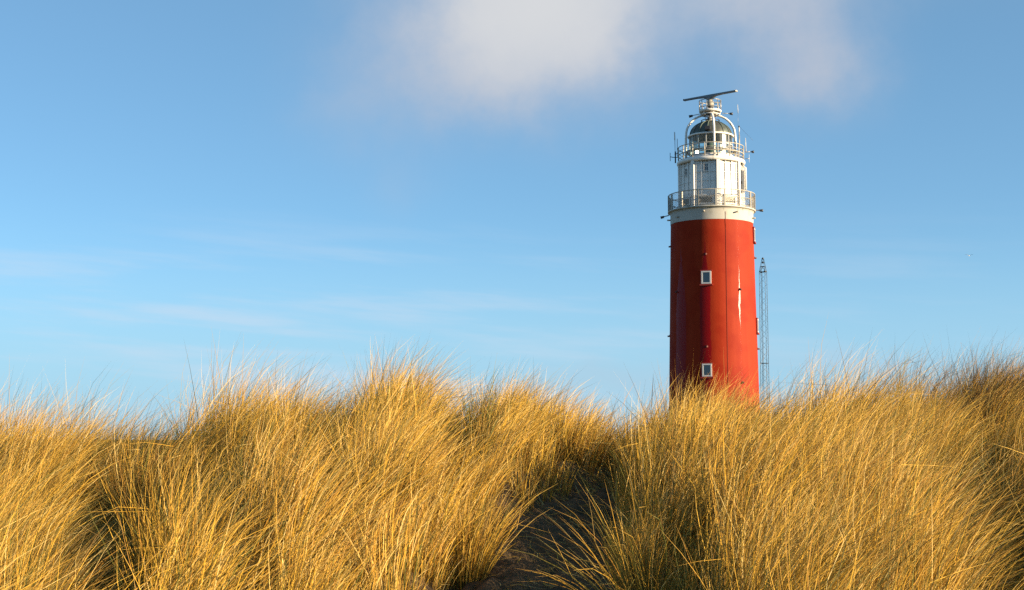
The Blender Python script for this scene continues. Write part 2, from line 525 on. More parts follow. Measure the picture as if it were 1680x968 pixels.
def shaft_window(px, py, wpx, hpx, th=None):
    if th is None:
        th, r, z = shaft_point(px, py)
    else:
        z = Z(py); r = r_at(z)
    k = K(py); ww, hh = wpx * k, hpx * k
    Mr = Matrix.Rotation(th, 3, 'Z')
    def at(u, v, d): return Vector((r * math.sin(th), -r * math.cos(th), z)) + Mr @ Vector((u, -d, v))
    f = MB(); fw = .12
    for u, v, sx, sz in ((-(ww - fw) / 2, 0, fw, hh), ((ww - fw) / 2, 0, fw, hh), (0, (hh - fw) / 2, ww - 2 * fw, fw), (0, -(hh - fw) / 2, ww - 2 * fw, fw)):
        f.box(at(u, v, .03), (sx, .22, sz), rot=Mr)
    fo = f.build('window', m_frame, LH)
    MB().box(at(0, 0, .015), (ww - 2 * fw - .01, .12, hh - 2 * fw - .01), rot=Mr).build('pane', m_pane, fo)
    s = MB().box(at(0, -hh / 2 - .09, .08), (ww + .30, .24, .14), rot=Mr)
    s.box(at(-ww / 2 - .05, 0, .02), (.09, .18, hh), rot=Mr)
    s.box(at(0, hh / 2 + .05, .03), (ww + .2, .2, .09), rot=Mr)
    s.build('sill', m_redsill, fo)


shaft_window(1159.2, 455.0, 15.5, 20.5)
shaft_window(1160.6, 607.2, 15.2, 20.5)
shaft_window(0, 388.0, 15.5, 22, R(84))
shaft_window(0, 536.0, 15.5, 22, R(84))

# --- drain spouts and the lightning cable
for px, py in ((1158.3, 416.4), (1112, 477.8), (1212.3, 475), (1160, 568.3), (1216.5, 627.5), (1101.2, 403), (1098.4, 550.4), (1236.6, 424), (1241.4, 572.5)):
    th, r, z = shaft_point(px, py)
    mb = MB(); d = Vector((math.sin(th), -math.cos(th), 0))
    p0 = d * (r - .1); p0.z = z
    mb.tube([p0, p0 + d * .30 + Vector((0, 0, -.05))], .075, 10)
    mb.tube([p0 + d * .08, p0 + d * .13], .12, 10)
    mb.build('drain_spout', m_spout, LH)
pts = []
for py in range(372, 646, 14):
    th, r, z = shaft_point(1189.6 + (py - 360) / 280 * 4.2, py)
    pts.append(((r + .03) * math.sin(th), -(r + .03) * math.cos(th), z))
MB().tube(pts, .013, 6).build('cable', m_cable, LH)
th, r, z = shaft_point(1189.4, 368)
MB().tube([(pts[0][0], pts[0][1], pts[0][2]), ((r_top + .045) * math.sin(th), -(r_top + .045) * math.cos(th), Z(366)), ((r_top + .045) * math.sin(th), -(r_top + .045) * math.cos(th), Z(357))], .014, 6).build('cable', m_cable, LH)
for th_, py in ((-10, 356), (-52, 361), (35, 357), (75, 362), (-85, 361)):
    d = Vector(pol(1, th_, 0)); p = d * (r_top - .05); p.z = Z(py)
    MB().tube([p, p + d * .38], .07, 8).build('drain_spout', m_rust, LH)

# --- lower gallery railing with wire mesh
zg0, zg1 = Z(347.0), Z(321.5)
rr = rg - .06
rail = MB().ring(rr, zg1, .045).ring(rr, zg0 + (zg1 - zg0) * .55, .028).ring(rr, zg0 + .09, .03)
railing = rail.build('lower_railing', m_rust, LH)
post0 = MB().box((0, -rr, (zg0 + zg1) / 2), (.13, .12, zg1 - zg0)).box((0, -rr + .16, zg0 + .28), (.09, .34, .06)).build('post', m_rust, railing)
POST = [-84, -65, -42, -17.5, 6.0, 17.5, 40, 62, 84, 106, 130, 155, 180, 205, 230, 254]
for k, a in enumerate(POST):
    if k == 0: post0.rotation_euler = (0, 0, R(a))
    else: clone(post0, railing, R(a))
mesh = MB()
nW = 110; lift = (zg1 - zg0) / 1.0
for s in (-1, 1):
    for k in range(nW):
        a = 2 * math.pi * k / nW
        mesh.tube([((rr + .03) * math.sin(a + s * q * .36), -(rr + .03) * math.cos(a + s * q * .36), zg0 + .05 + (lift - .08) * q) for q in (0, .2, .4, .6, .8, 1)], .010, 3, caps=False)
mesh.build('wire_mesh', m_grey, railing)

# --- octagonal white lantern house
RO = W(52.6, 300)
zb_, zt_ = Z(347.2), Z(270.0)
vang = [12 + 45 * k for k in range(8)]
ap = RO * math.cos(R(22.5))
side = 2 * RO * math.sin(R(22.5))
hb = MB()
lo = [pol(RO * 1.012, a, zb_) for a in vang]; hi = [pol(RO * .99, a, zt_) for a in vang]
hb.add(lo + hi, [(i, (i + 1) % 8, 8 + (i + 1) % 8, 8 + i) for i in range(8)] + [tuple(range(8, 16))])
house = hb.build('lantern_house', m_white, LH)


def fbox(mb, th, u, z, sx, sz, depth, out=0.0):
    """A box on the octagon face whose middle looks along th."""
    m = Matrix.Rotation(R(th), 3, 'Z')
    c = Vector(pol(ap, th, z)) + m @ Vector((u, -out - depth / 2 + .02, 0))
    mb.box(c, (sx, depth + .04, sz), rot=m)


HH = zt_ - zb_
for a in vang:
    MB().box(pol(RO - .03, a, (zb_ + zt_) / 2), (.30, .30, HH), R(a)).build('pilaster', m_white, house, .02)
face_mid = [a + 22.5 for a in vang]
zrow = [Z(326.5), Z(304), Z(290), Z(275.5)]
for th in face_mid:
    rb = MB()
    for u in (-side / 2 + .30, -side / 6 + .03, side / 6 - .03, side / 2 - .30):
        if abs(u) < side * .3:
            fbox(rb, th, u, (zrow[0] + zt_) / 2 - .05, .11, zt_ - zrow[0] - .1, .075)
        else:
            fbox(rb, th, u, (zb_ + zt_) / 2, .08, HH - .1, .05)
    for z in zrow[1:]:
        for u0 in (-1, 0, 1):
            fbox(rb, th, u0 * (side / 3 - .05), z, side / 3 - .22, .05, .05)
    fbox(rb, th, 0, zrow[0] - .05, side - .5, .12, .10)
    rb.build('panel_ribs', m_white, house)
    if abs(th - 79.5) > 2:
        hatch = MB()
        zz = Z(335.5); hz = 11.5 * K(335); wz = side * .60
        for u, z, sx, sz in ((-wz / 2, zz, .1, hz), (wz / 2, zz, .1, hz), (0, zz + hz / 2, wz - .1, .1), (0, zz - hz / 2, wz - .1, .1)):
            fbox(hatch, th, u, z, sx, sz, .12)
        ho = hatch.build('vent_hatch', m_white, house)
        gr = MB(); fbox(gr, th, 0, zz, wz - .1, hz - .1, .012)
        gr.build('opening', m_black, ho)
        wm = MB()
        for k in range(-8, 9):
            for s in (-1, 1):
                m = Matrix.Rotation(R(th), 3, 'Z') @ Matrix.Rotation(R(45 * s), 3, 'Y')
                cc = Vector(pol(ap + .06, th, zz)) + Matrix.Rotation(R(th), 3, 'Z') @ Vector((k * (wz - .3) / 17, 0, 0))
                wm.box(cc, (.022, .02, hz * .95), rot=m)
        wm.build('grille', m_rust, ho)


def house_window(th, u, py, ww, hh):
    z = Z(py); f = MB(); fw = .05
    for a_, b_, sx, sz in ((-(ww) / 2, 0, fw, hh + fw), (ww / 2, 0, fw, hh + fw), (0, hh / 2, ww - fw, fw), (0, -hh / 2, ww - fw, fw), (0, 0, .03, hh - fw), (0, .08, ww - fw, .03)):
        fbox(f, th, u + a_, z + b_, sx, sz, .09)
    fo = f.build('window', m_white, house)
    p = MB(); fbox(p, th, u, z, ww, hh, .03); p.build('pane', m_pane, fo)


house_window(-10.5, .08, 283.0, .40, .68)
house_window(-55.5, .12, 287.0, .40, .70)
house_window(79.5 + 45, 0, 285.0, .40, .70)
# side door, a white leaf standing ajar, and a white down-pipe
d_ = MB(); fbox(d_, 79.5, -.25, Z(301), .75, 38 * K(300), .10); dd = d_.build('doorway', m_black, house)
d2 = MB(); m = Matrix.Rotation(R(79.5 - 60), 3, 'Z')
d2.box(Vector(pol(ap, 79.5, Z(301))) + Matrix.Rotation(R(79.5), 3, 'Z') @ Vector((-.10, -.20, 0)), (.07, .36, 37 * K(300)), R(79.5))
d2.build('door', m_white, house, .01)
for py in (273, 303):
    hg = MB().box(Vector(pol(ap, 79.5, Z(py))) + Matrix.Rotation(R(79.5), 3, 'Z') @ Vector((-.32, -.12, 0)), (.26, .12, .20), R(79.5))
    hg.build('door_hinge', m_dark, house)
MB().tube([pol(RO + .2, 92, Z(312)), pol(RO + .2, 92, Z(277)), pol(RO - .15, 92, Z(272))], .10, 10).build('down_pipe', m_white, house)

# --- upper gallery slab with its rolled edge
ru = W(55.7, 268)
e = (Z(264.8) - Z(271.6))
up = [(RO * .90, zt_ - .25), (RO * .93, zt_ - .25), (ru - .62, zt_ - .05)]
zc2 = Z(268.6)
for k in range(9):
    q = -math.pi / 2 + math.pi * k / 8
    up.append((ru - e * .38 + e * .38 * math.cos(q), zc2 + e * .5 * math.sin(q)))
up += [(ru - .8, Z(264.2) + .02), (.3, Z(263.6))]
upper = MB().lathe(up, 96).build('upper_gallery', m_white, LH)
zu0, zu1 = Z(264.3), Z(243.2)
r2 = W(53.6, 255)
rail = MB()
for q, rr_ in ((1, .040), (.68, .024), (.42, .045), (.16, .024)):
    rail.ring(r2, zu0 + (zu1 - zu0) * q, rr_)
up_rail = rail.build('upper_railing', m_rust, LH)
p0 = MB().tube([(0, -r2, zu0 - .05), (0, -r2, zu1)], .052, 8).build('post', m_rust, up_rail)
for k in range(16):
    a = R(-78 + k * 22.5)
    if k == 0: p0.rotation_euler = (0, 0, a)
    else: clone(p0, up_rail, a)

# --- lantern room: plinth, glazing, lens
rl = W(34.6, 235)
pl = MB().lathe([(rl + .30, zu0 - .02), (rl + .30, Z(260)), (rl + .04, Z(259.4)), (rl + .04, Z(256.4)), (rl - .15, Z(256.2))], 72)
pl.build('lantern_plinth', m_white, LH)
zr = Z(225.2)
MB().lathe([(rl + .10, Z(250.6)), (rl + .42, Z(250.6)), (rl + .42, Z(249.2)), (rl + .10, Z(249.2)), (rl + .10, Z(250.6))], 72).build('service_ledge', m_grey, LH)
glz = MB().lathe([(rl, Z(256)), (rl, zr)], 72).build('lantern_glazing', m_glass, LH)
MB().ring(rl + .01, Z(240.0), .06).build('glazing_bar', m_frame, glz)
mu0 = MB().box((0, -rl, (Z(254) + zr) / 2), (.06, .12, zr - Z(254))).build('mullion', m_frame, glz)
for k in range(16):
    a = R(-12 + 22.5 * k)
    if k == 0: mu0.rotation_euler = (0, 0, a)
    else: clone(mu0, glz, a)
MB().lathe([(.02, Z(231)), (W(4, 240), Z(231.5)), (W(9.2, 240), Z(238)), (W(9.4, 240), Z(250)), (W(6, 240), Z(254)), (W(6, 240), Z(262)), (.02, Z(262))], 40).build('lens', m_lens, LH)
# pale sheet added behind the panes to stand in for bright glass reflections
MB().lathe([(rl - .25, Z(255)), (rl - .25, Z(238))], 24, R(28), R(52)).build('pane_reflection', m_frame, LH)

# --- dome
rd = W(34.4, 224)
dp = [(rl - .05, zr - .02)]
for k in range(15):
    q = (math.pi / 2) * k / 14 * .93
    dp.append((rd * math.cos(q), Z(224.0) + (Z(199.3) - Z(224)) * math.sin(q)))
ztop_d = dp[-1][1]; rtop_d = dp[-1][0]
dp.append((.02, ztop_d + .08))
dome = MB().lathe(dp, 72).build('dome', m_dome, LH)
MB().lathe([(.02, zr + .03), (rl - .06, zr - .04)], 48).build('ceiling', m_ceil, dome)
rb0 = MB().tube([(0, -(r + .02), z + .02) for r, z in dp[1:-1]], .034, 6).build('rib', m_verd, dome)
for k in range(16):
    a = R(-8 + 22.5 * k)
    if k == 0: rb0.rotation_euler = (0, 0, a)
    else: clone(rb0, dome, a)
MB().ring(W(36.3, 224.6), Z(224.6), .085, 72, 10).build('roof_rim', m_white, dome)
dr = MB().ring(W(14.8, 202), Z(199.8) + .1, .035, 40)
for k in range(8):
    a = 45 * k + 20
    dr.tube([pol(W(14.8, 202), a, Z(203.5)), pol(W(14.8, 202), a, Z(199.8) + .1)], .03, 6)
dr.build('dome_rail', m_dark, dome)
MB().lathe([(rtop_d + .2, ztop_d - .05), (rtop_d + .25, Z(197.0)), (W(5.6, 197), Z(195.8)), (W(5.2, 196), Z(194.4)), (W(3, 195), Z(193.8)), (W(2.2, 193), Z(192)), (W(3.2, 192), Z(190.5)), (W(2.2, 190), Z(189)), (W(2.2, 190), Z(186))], 24).build('vent_cap', m_rust, dome)
lad = MB()
for s in (-1, 1):
    lad.tube([(W(-5, 195) + s * .18, -.5, Z(198)), (W(-4.6, 192) + s * .18, -.5, Z(186))], .03, 6)
for k in range(4):
    lad.tube([(W(-5, 195) - .18, -.5, Z(197) + k * .22), (W(-5, 195) + .18, -.5, Z(197) + k * .22)], .025, 6)
lad.build('ladder', m_dark, dome)
fl = MB().box(pol(W(36.5, 216), -7, Z(217.5)), (W(9.2, 216), .45, W(6.4, 216)), R(-7)).build('floodlight', m_dark, LH, .03)
MB().tube([pol(W(36.5, 216), -7, Z(224)), pol(W(36.5, 216), -7, Z(220))], .06, 8).build('bracket', m_dark, fl)

# --- four white arches carrying the radar platform
arc = [(40.6, 264), (40.6, 240), (40.5, 228), (39.8, 218), (38.6, 212), (36.2, 206.8), (33.2, 202.3), (29.2, 198.0), (24.4, 194.2), (19.4, 191.6), (13.5, 189.6), (7.4, 188.4), (1.0, 188.2)]
for a in (8, 98, 188, 278):
    MB().tube([pol(W(r, y), a, Z(y)) for r, y in arc], .105, 12).build('support_arch', m_white, LH)
zp = Z(184.0)
MB().lathe([(.05, zp - .04), (W(17.2, 184), zp - .04), (W(18.3, 184), zp + .02), (W(18.3, 184), zp + .13), (W(17.9, 184), zp + .16), (.05, zp + .16)], 56).build('radar_platform', m_white, LH)
br = MB()
for k in range(6):
    a = 60 * k + 20
    br.tube([pol(W(16, 184), a, zp - .1), pol(W(15.6, 187), a, Z(189.2)), pol(W(13, 188), a, Z(189.6))], .05, 6)
br.ring(W(15.4, 188), Z(188.4), .05, 40).build('platform_bracket', m_white, LH)
r3 = W(17.9, 178)
pr = MB().ring(r3, Z(165.9), .035).ring(r3, Z(171.5), .022).ring(r3, Z(177), .022).build('platform_railing', m_grey, LH)
p3 = MB().tube([(0, -r3, zp + .1), (0, -r3, Z(165.9))], .036, 6).build('post', m_grey, pr)
for k in range(12):
    a = R(12 + 30 * k)
    if k == 0: p3.rotation_euler = (0, 0, a)
    else: clone(p3, pr, a)
ped = MB().lathe([(W(4.6, 180), zp + .15), (W(4.2, 180), Z(181.0)), (W(3.0, 180), Z(180)), (W(3.0, 180), Z(176)), (W(5.6, 174), Z(174.4)), (W(6.2, 174), Z(172)), (W(6.2, 170), Z(168)), (W(4.8, 166), Z(166)), (W(4.4, 166), Z(164.5)), (W(2.6, 163), Z(163.6)), (W(2.2, 163), Z(161.6)), (.02, Z(161.5))], 28)
pedo = ped.build('radar_pedestal', m_rust, LH)
MB().tube([pol(W(6.0, 175), -2, Z(177.4)), pol(W(6.6, 175), -2, Z(176.6))], .2, 12).build('motor', m_dark, pedo)
# radar bar: end to end 7 m, right end nearer to the viewer
hx_, hy_ = 41.8 * K(157), 27.0 * K(157)
L2 = math.hypot(hx_, hy_); yaw = math.atan2(-hy_, hx_)
zb2 = Z(157.2)
m = Matrix.Rotation(yaw, 3, 'Z')
sb = MB()
secs = []
for s in (-1, -.98, -.5, -.25, -.12, 0, .12, .25, .5, .98, 1):
    q = abs(s); hgt = .085 if q < .99 else .07
    drop = .085 + .44 * max(0, 1 - q / .34) ** 1.6
    dpth = .15 + .05 * (1 - q)
    secs.append([m @ Vector((s * L2, y, 0)) + Vector((0, 0, zb2 + z)) for y, z in ((-dpth, -drop * .55), (-dpth, hgt), (-dpth * .4, hgt + .02), (dpth * .6, hgt + .015), (dpth, -drop * .2), (dpth * .2, -drop), (-dpth * .5, -drop))])
vsx = [p for s in secs for p in s]; ns = 7
fsx = [(i * ns + k, i * ns + (k + 1) % ns, (i + 1) * ns + (k + 1) % ns, (i + 1) * ns + k) for i in range(len(secs) - 1) for k in range(ns)]
fsx += [tuple(range(ns)), tuple((len(secs) - 1) * ns + k for k in range(ns))]
scan = sb.add(vsx, fsx).build('radar_scanner', m_radar, LH)
for s in (-1, 1):
    MB().box(m @ Vector((s * (L2 + .03), 0, 0)) + Vector((0, 0, zb2 + .02)), (.10, .34, .17), yaw).build('end_cap', m_grey if s > 0 else m_dark, scan, .02)

# --- flood lamps on arms, aerials and guy wire


def lpt(px, py, th_front=0.0):
    """Local point at a photo position, in the plane across the line of sight, th_front metres toward the viewer."""
    return Vector(((px - axis_px(py)) * K(py), -th_front, Z(py)))


def arm(p, q, head, mat=m_grey, r=.035):
    mb = MB().tube([p, q], r, 6); o = mb.build('lamp_arm', mat, LH)
    d = (Vector(q) - Vector(p)).normalized()
    MB().tube([Vector(q) - d * .05 + Vector((0, 0, -.02)), Vector(q) + d * head + Vector((0, 0, -.03))], [.10, .13], 10).build('lamp_head', m_dark, o)


arm(lpt(1148.6, 186.5), lpt(1135.8, 188.8), .30)
arm(lpt(1184.6, 186.6), lpt(1197.5, 187.2), .25, m_frame)
arm(lpt(1221, 251), lpt(1233, 250.6), .18, m_frame, .05)
arm(lpt(1098, 352), lpt(1089, 354), .28, m_grey, .05)
arm(lpt(1239, 346.5), lpt(1246, 346.6), .28, m_grey, .05)


def aerial(pts, r, mat):
    MB().tube([lpt(*p) for p in pts], r, 6).build('aerial', mat, LH)


aerial([(1108.0, 250), (1107.5, 228)], [.02, .03], m_dark)
aerial([(1107.5, 228), (1107.0, 215)], .055, m_frame)
aerial([(1111.5, 255), (1111.4, 226)], .028, m_dark)
aerial([(1100.0, 262.5), (1099.8, 249)], .03, m_dark)
aerial([(1108.5, 266), (1108.3, 247)], .07, m_dark)
aerial([(1113.5, 264), (1113.3, 248)], .05, m_dark)
aerial([(1100, 255.5), (1104, 256.5), (1113.5, 257)], .035, m_dark)
aerial([(1107, 251.5), (1114, 250)], .04, m_dark)
aerial([(1212.4, 245), (1212.2, 224)], .065, m_rust)
aerial([(1212.2, 224), (1212.0, 209)], .055, m_frame)
aerial([(1212.0, 210.2), (1212.0, 208)], .08, m_dark)
aerial([(1210.4, 209), (1210.3, 187)], .008, m_grey)
aerial([(1210.3, 187), (1209.6, 173)], .030, m_frame)
aerial([(1223.2, 251), (1222.6, 237), (1222.2, 228)], [.05, .04, .025], m_frame)
aerial([(1228.4, 268), (1228.2, 255)], .022, m_frame)
aerial([(1221, 262.2), (1228.4, 261.6)], .03, m_grey)
MB().tube([lpt(1212.6, 209.3), lpt(1234, 233.5, .4)], .008, 4).build('guy_wire', m_dark, LH)

# ------------------------------------------------------------------ lattice mast far behind the tower
HM = 205.0


def mz(py): return EYE + HM * math.tan(PITCH + math.atan((CY - py) / FPX))
mdepth = HM * math.cos(PITCH) + (mz(530) - EYE) * math.sin(PITCH)
MX = (1253.2 - CX) / FPX * mdepth
MK = mdepth / FPX
mast = tag(empty('lattice_mast', (MX, HM, -2.3), R(-28)), 'slim dark steel lattice mast with pointed top standing behind the red tower', 'mast')
m_mast = plain('mast_steel', (.055, .06, .065), .5, .3)
ztop, zsh, zbot = mz(424.5) + 2.3, mz(446) + 2.3, 0.0
hwm = 5.3 * MK
cor = [(-1, -1), (1, -1), (1, 1), (-1, 1)]
for sx, sy in cor:
    MB().tube([(sx * hwm * 1.06, sy * hwm * 1.06, zbot), (sx * hwm * .92, sy * hwm * .92, zsh), (sx * .10, sy * .10, ztop)], .028, 6).build('leg', m_mast, mast)
bm_ = MB()
z = .6; flip = False
while z < zsh - .2:
    f = 1.06 - .14 * z / zsh; h2 = hwm * f; zn = min(z + .78, zsh)
    for i in range(4):
        a, b2 = cor[i], cor[(i + 1) % 4]
        if flip: a, b2 = b2, a
        bm_.tube([(a[0] * h2, a[1] * h2, z), (b2[0] * h2, b2[1] * h2, zn)], .012, 4)
    flip = not flip; z = zn
for zz, f in ((zsh, .92), (zsh + (ztop - zsh) * .4, .57), (zsh + (ztop - zsh) * .7, .33), (mz(596) + 2.3, 1.03)):
    for i in range(4):
        a, b2 = cor[i], cor[(i + 1) % 4]
        bm_.tube([(a[0] * hwm * f, a[1] * hwm * f, zz), (b2[0] * hwm * f, b2[1] * hwm * f, zz)], .035, 4)
for i in range(4):
    a, b2 = cor[i], cor[(i + 1) % 4]
    bm_.tube([(a[0] * hwm * .92, a[1] * hwm * .92, zsh), (b2[0] * hwm * .57, b2[1] * hwm * .57, zsh + (ztop - zsh) * .4)], .028, 4)
bm_.build('cross_bracing', m_mast, mast)
MB().tube([(-.15, 0, 1), (-.15, 0, zsh)], .03, 6).build('cable_run', m_mast, mast)
for p in ((0, 0, ztop), (hwm * .9, -hwm * .9, zsh), (-hwm * .9, hwm * .9, zsh), (0, 0, zsh + (ztop - zsh) * .7)):
    MB().lathe([(.01, p[2] - .12), (.15, p[2] - .06), (.16, p[2] + .08), (.01, p[2] + .2)], 12, c=(p[0], p[1])).build('beacon_lamp', m_mast, mast)

# ------------------------------------------------------------------ gull in flight
HG = 230.0
gz = EYE + HG * math.tan(PITCH + math.atan((CY - 419.5) / FPX))
gxp = (1590 - CX) / FPX * (HG * math.cos(PITCH) + (gz - EYE) * math.sin(PITCH))
m_gull, t, b = material('gull_plumage')
ox, oy, oz = t.xyz(t.node('ShaderNodeTexCoord').outputs['Object'])
far_ = t.smooth(t.math('ABSOLUTE', ox), .16, .36)
upper_ = t.smooth(oz, .0, .05)
c = t.mix(far_, (.52, .52, .51), (.12, .125, .14))
c = t.mix(t.smooth(t.math('ABSOLUTE', ox), .52, .58), c, (.03, .03, .035))
c = t.mix(t.smooth(oy, .29, .31), c, (.65, .40, .05))
t.l.new(c, b.inputs['Base Color']); b.inputs['Roughness'].default_value = .8
sk = [((0, .02, 0), (.085, .085)), ((0, .16, .015), (.065, .065)), ((0, .25, .03), (.042, .045)), ((0, .32, .025), (.012, .012)), ((0, -.14, 0), (.07, .06)), ((0, -.27, .0), (.05, .02)), ((0, -.36, .0), (.065, .008))]
ed = [(0, 1), (1, 2), (2, 3), (0, 4), (4, 5), (5, 6)]
for s, tip in ((-1, .05), (1, .16)):
    n0 = len(sk)
    sk += [((s * .14, .06, .05), (.085, .022)), ((s * .33, .10, .10 + tip * .5), (.07, .014)), ((s * .50, .03, .09 + tip), (.045, .010)), ((s * .66, -.09, .06 + tip * 1.3), (.014, .006))]
    ed += [(0, n0), (n0, n0 + 1), (n0 + 1, n0 + 2), (n0 + 2, n0 + 3)]
me = bpy.data.meshes.new('gull'); me.from_pydata([p for p, r in sk], ed, [])
gull = bpy.data.objects.new('gull', me); C.objects.link(gull)
md = gull.modifiers.new('skin', 'SKIN'); md.use_smooth_shade = True
for v, (p, r) in zip(me.skin_vertices[0].data, sk): v.radius = r
me.skin_vertices[0].data[0].use_root = True
gull.modifiers.new('subd', 'SUBSURF').levels = 1
gull.modifiers['subd'].render_levels = 2
me.materials.append(m_gull)
gull.location = (gxp, HG, gz); gull.rotation_euler = (R(12), R(8), R(-35))
tag(gull, 'small white gull with grey wings flying in the open sky', 'bird')

# ------------------------------------------------------------------ marram grass
m_grass, t, b = material('marram_blades')
tone = t.node('ShaderNodeAttribute', attribute_name='tone').outputs['Fac']
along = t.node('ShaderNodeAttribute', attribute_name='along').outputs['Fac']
ramp = t.node('ShaderNodeValToRGB'); t.l.new(tone, ramp.inputs[0])
els = ramp.color_ramp.elements
els[0].position = 0.0; els[0].color = (.12, .13, .03, 1)
els[1].position = 1.0; els[1].color = (.045, .03, .015, 1)
for pos, col in ((.10, (.17, .15, .033)), (.20, (.31, .17, .03)), (.38, (.50, .275, .030)), (.56, (.66, .395, .052)), (.72, (.73, .53, .20)), (.82, (.46, .22, .028)), (.92, (.22, .115, .03))):
    e_ = els.new(pos); e_.color = (*col, 1)
c = t.mix(t.smooth(along, .42, .0, 0, .65), ramp.outputs[0], (.085, .052, .016))   # brown dead sheaths low down, darkened further to paint shade between blades
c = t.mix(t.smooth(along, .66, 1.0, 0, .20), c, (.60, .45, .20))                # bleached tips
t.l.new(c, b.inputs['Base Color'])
b.inputs['Roughness'].default_value = .6; b.inputs['Specular IOR Level'].default_value = .10
tl = t.node('ShaderNodeBsdfTranslucent'); t.l.new(c, tl.inputs[0])
mx = t.node('ShaderNodeMixShader'); mx.inputs[0].default_value = .16
t.l.new(b.outputs[0], mx.inputs[1]); t.l.new(tl.outputs[0], mx.inputs[2]); t.l.new(mx.outputs[0], t.n['Material Output'].inputs[0])


def vnoise(x, y, s, seed):
    """Smooth value noise on a lattice of spacing s, 0..1."""
    g = np.random.default_rng(seed).random((256, 256))
    fx, fy = x / s + 1000, y / s + 1000
    ix, iy = np.floor(fx).astype(int), np.floor(fy).astype(int)
    u, v = fx - ix, fy - iy; u = u * u * (3 - 2 * u); v = v * v * (3 - 2 * v)
    a = g[iy % 256, ix % 256]; b_ = g[iy % 256, (ix + 1) % 256]; c_ = g[(iy + 1) % 256, ix % 256]; d_ = g[(iy + 1) % 256, (ix + 1) % 256]
    return (a * (1 - u) + b_ * u) * (1 - v) + (c_ * (1 - u) + d_ * u) * v


KP = 6


def blade_arrays(base, L, out_az, tilt, wind, width, droop, rng, extra=None):
    """base (N,3); returns verts (N,KP,2,3)."""
    N = len(base)
    up = np.array([0, 0, 1.0])
    out = np.stack([np.cos(out_az), np.sin(out_az), np.zeros(N)], -1)
    wdir = np.stack([np.full(N, .985), rng.normal(.10, .22, N), np.zeros(N)], -1)
    wob_ = rng.normal(0, .17, (N, 3)); wob_[:, 2] = 0
    kink = rng.normal(0, .75, (N, 3)) * (rng.random(N) < .11)[:, None]; kink[:, 2] -= .3 * (kink[:, 0] != 0); kink *= float(N > 130); kq = rng.uniform(.3, .9, N)   # broken blades
    if extra is None: extra = np.zeros((N, 3))
    p = base.copy(); pts = [p.copy()]; tans = []
    for k in range(KP - 1):
        q = (k + .5) / (KP - 1)
        d = up + extra * (.5 + q) + out * tilt[:, None] + wdir * (wind * (.20 + 2.0 * q ** 1.8))[:, None] - up * (droop * q ** 2)[:, None] + wob_ * q * 1.5 + kink * (q > kq)[:, None]
        d /= np.linalg.norm(d, axis=1, keepdims=True)
        tans.append(d); p = p + d * (L / (KP - 1))[:, None]; pts.append(p.copy())
    pts = np.stack(pts, 1); tans.append(tans[-1]); tans = np.stack(tans, 1)
    fa = rng.uniform(0, 2 * np.pi, N)
    face = np.stack([np.cos(fa), np.sin(fa), np.zeros(N)], -1)[:, None, :]
    s = np.cross(tans, np.broadcast_to(face, tans.shape)); s /= np.linalg.norm(s, axis=2, keepdims=True) + 1e-6
    tap = np.array([.75, 1.0, .95, .75, .45, .06])
    off = s * (width[:, None] * tap[None, :] * .5)[..., None]
    return np.stack([pts - off, pts + off], 2)


def build_grass(name, parts, parent=None):
    V = np.concatenate([p[0] for p in parts]); T = np.concatenate([p[1] for p in parts])
    N = len(V)
    verts = V.reshape(-1, 3)
    b0 = (np.arange(N) * KP * 2)[:, None, None]
    kk = (np.arange(KP - 1) * 2)[None, :, None]
    q = (b0 + kk + np.array([0, 1, 3, 2])[None, None, :]).reshape(-1, 4)
    me = bpy.data.meshes.new(name)
    me.vertices.add(len(verts)); me.vertices.foreach_set('co', np.ascontiguousarray(verts, np.float32).ravel())
    me.loops.add(q.size); me.loops.foreach_set('vertex_index', np.ascontiguousarray(q, np.int32).ravel())
    me.polygons.add(len(q)); me.polygons.foreach_set('loop_start', np.arange(0, q.size, 4, dtype=np.int32))
    me.update(calc_edges=True)
    a = me.attributes.new('tone', 'FLOAT', 'POINT'); a.data.foreach_set('value', np.repeat(T, KP * 2).astype(np.float32))
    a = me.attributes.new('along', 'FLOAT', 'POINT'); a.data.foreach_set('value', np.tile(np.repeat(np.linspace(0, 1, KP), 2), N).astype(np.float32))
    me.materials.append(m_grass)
    o = bpy.data.objects.new(name, me); C.objects.link(o)
    if parent: o.parent = parent
    return o


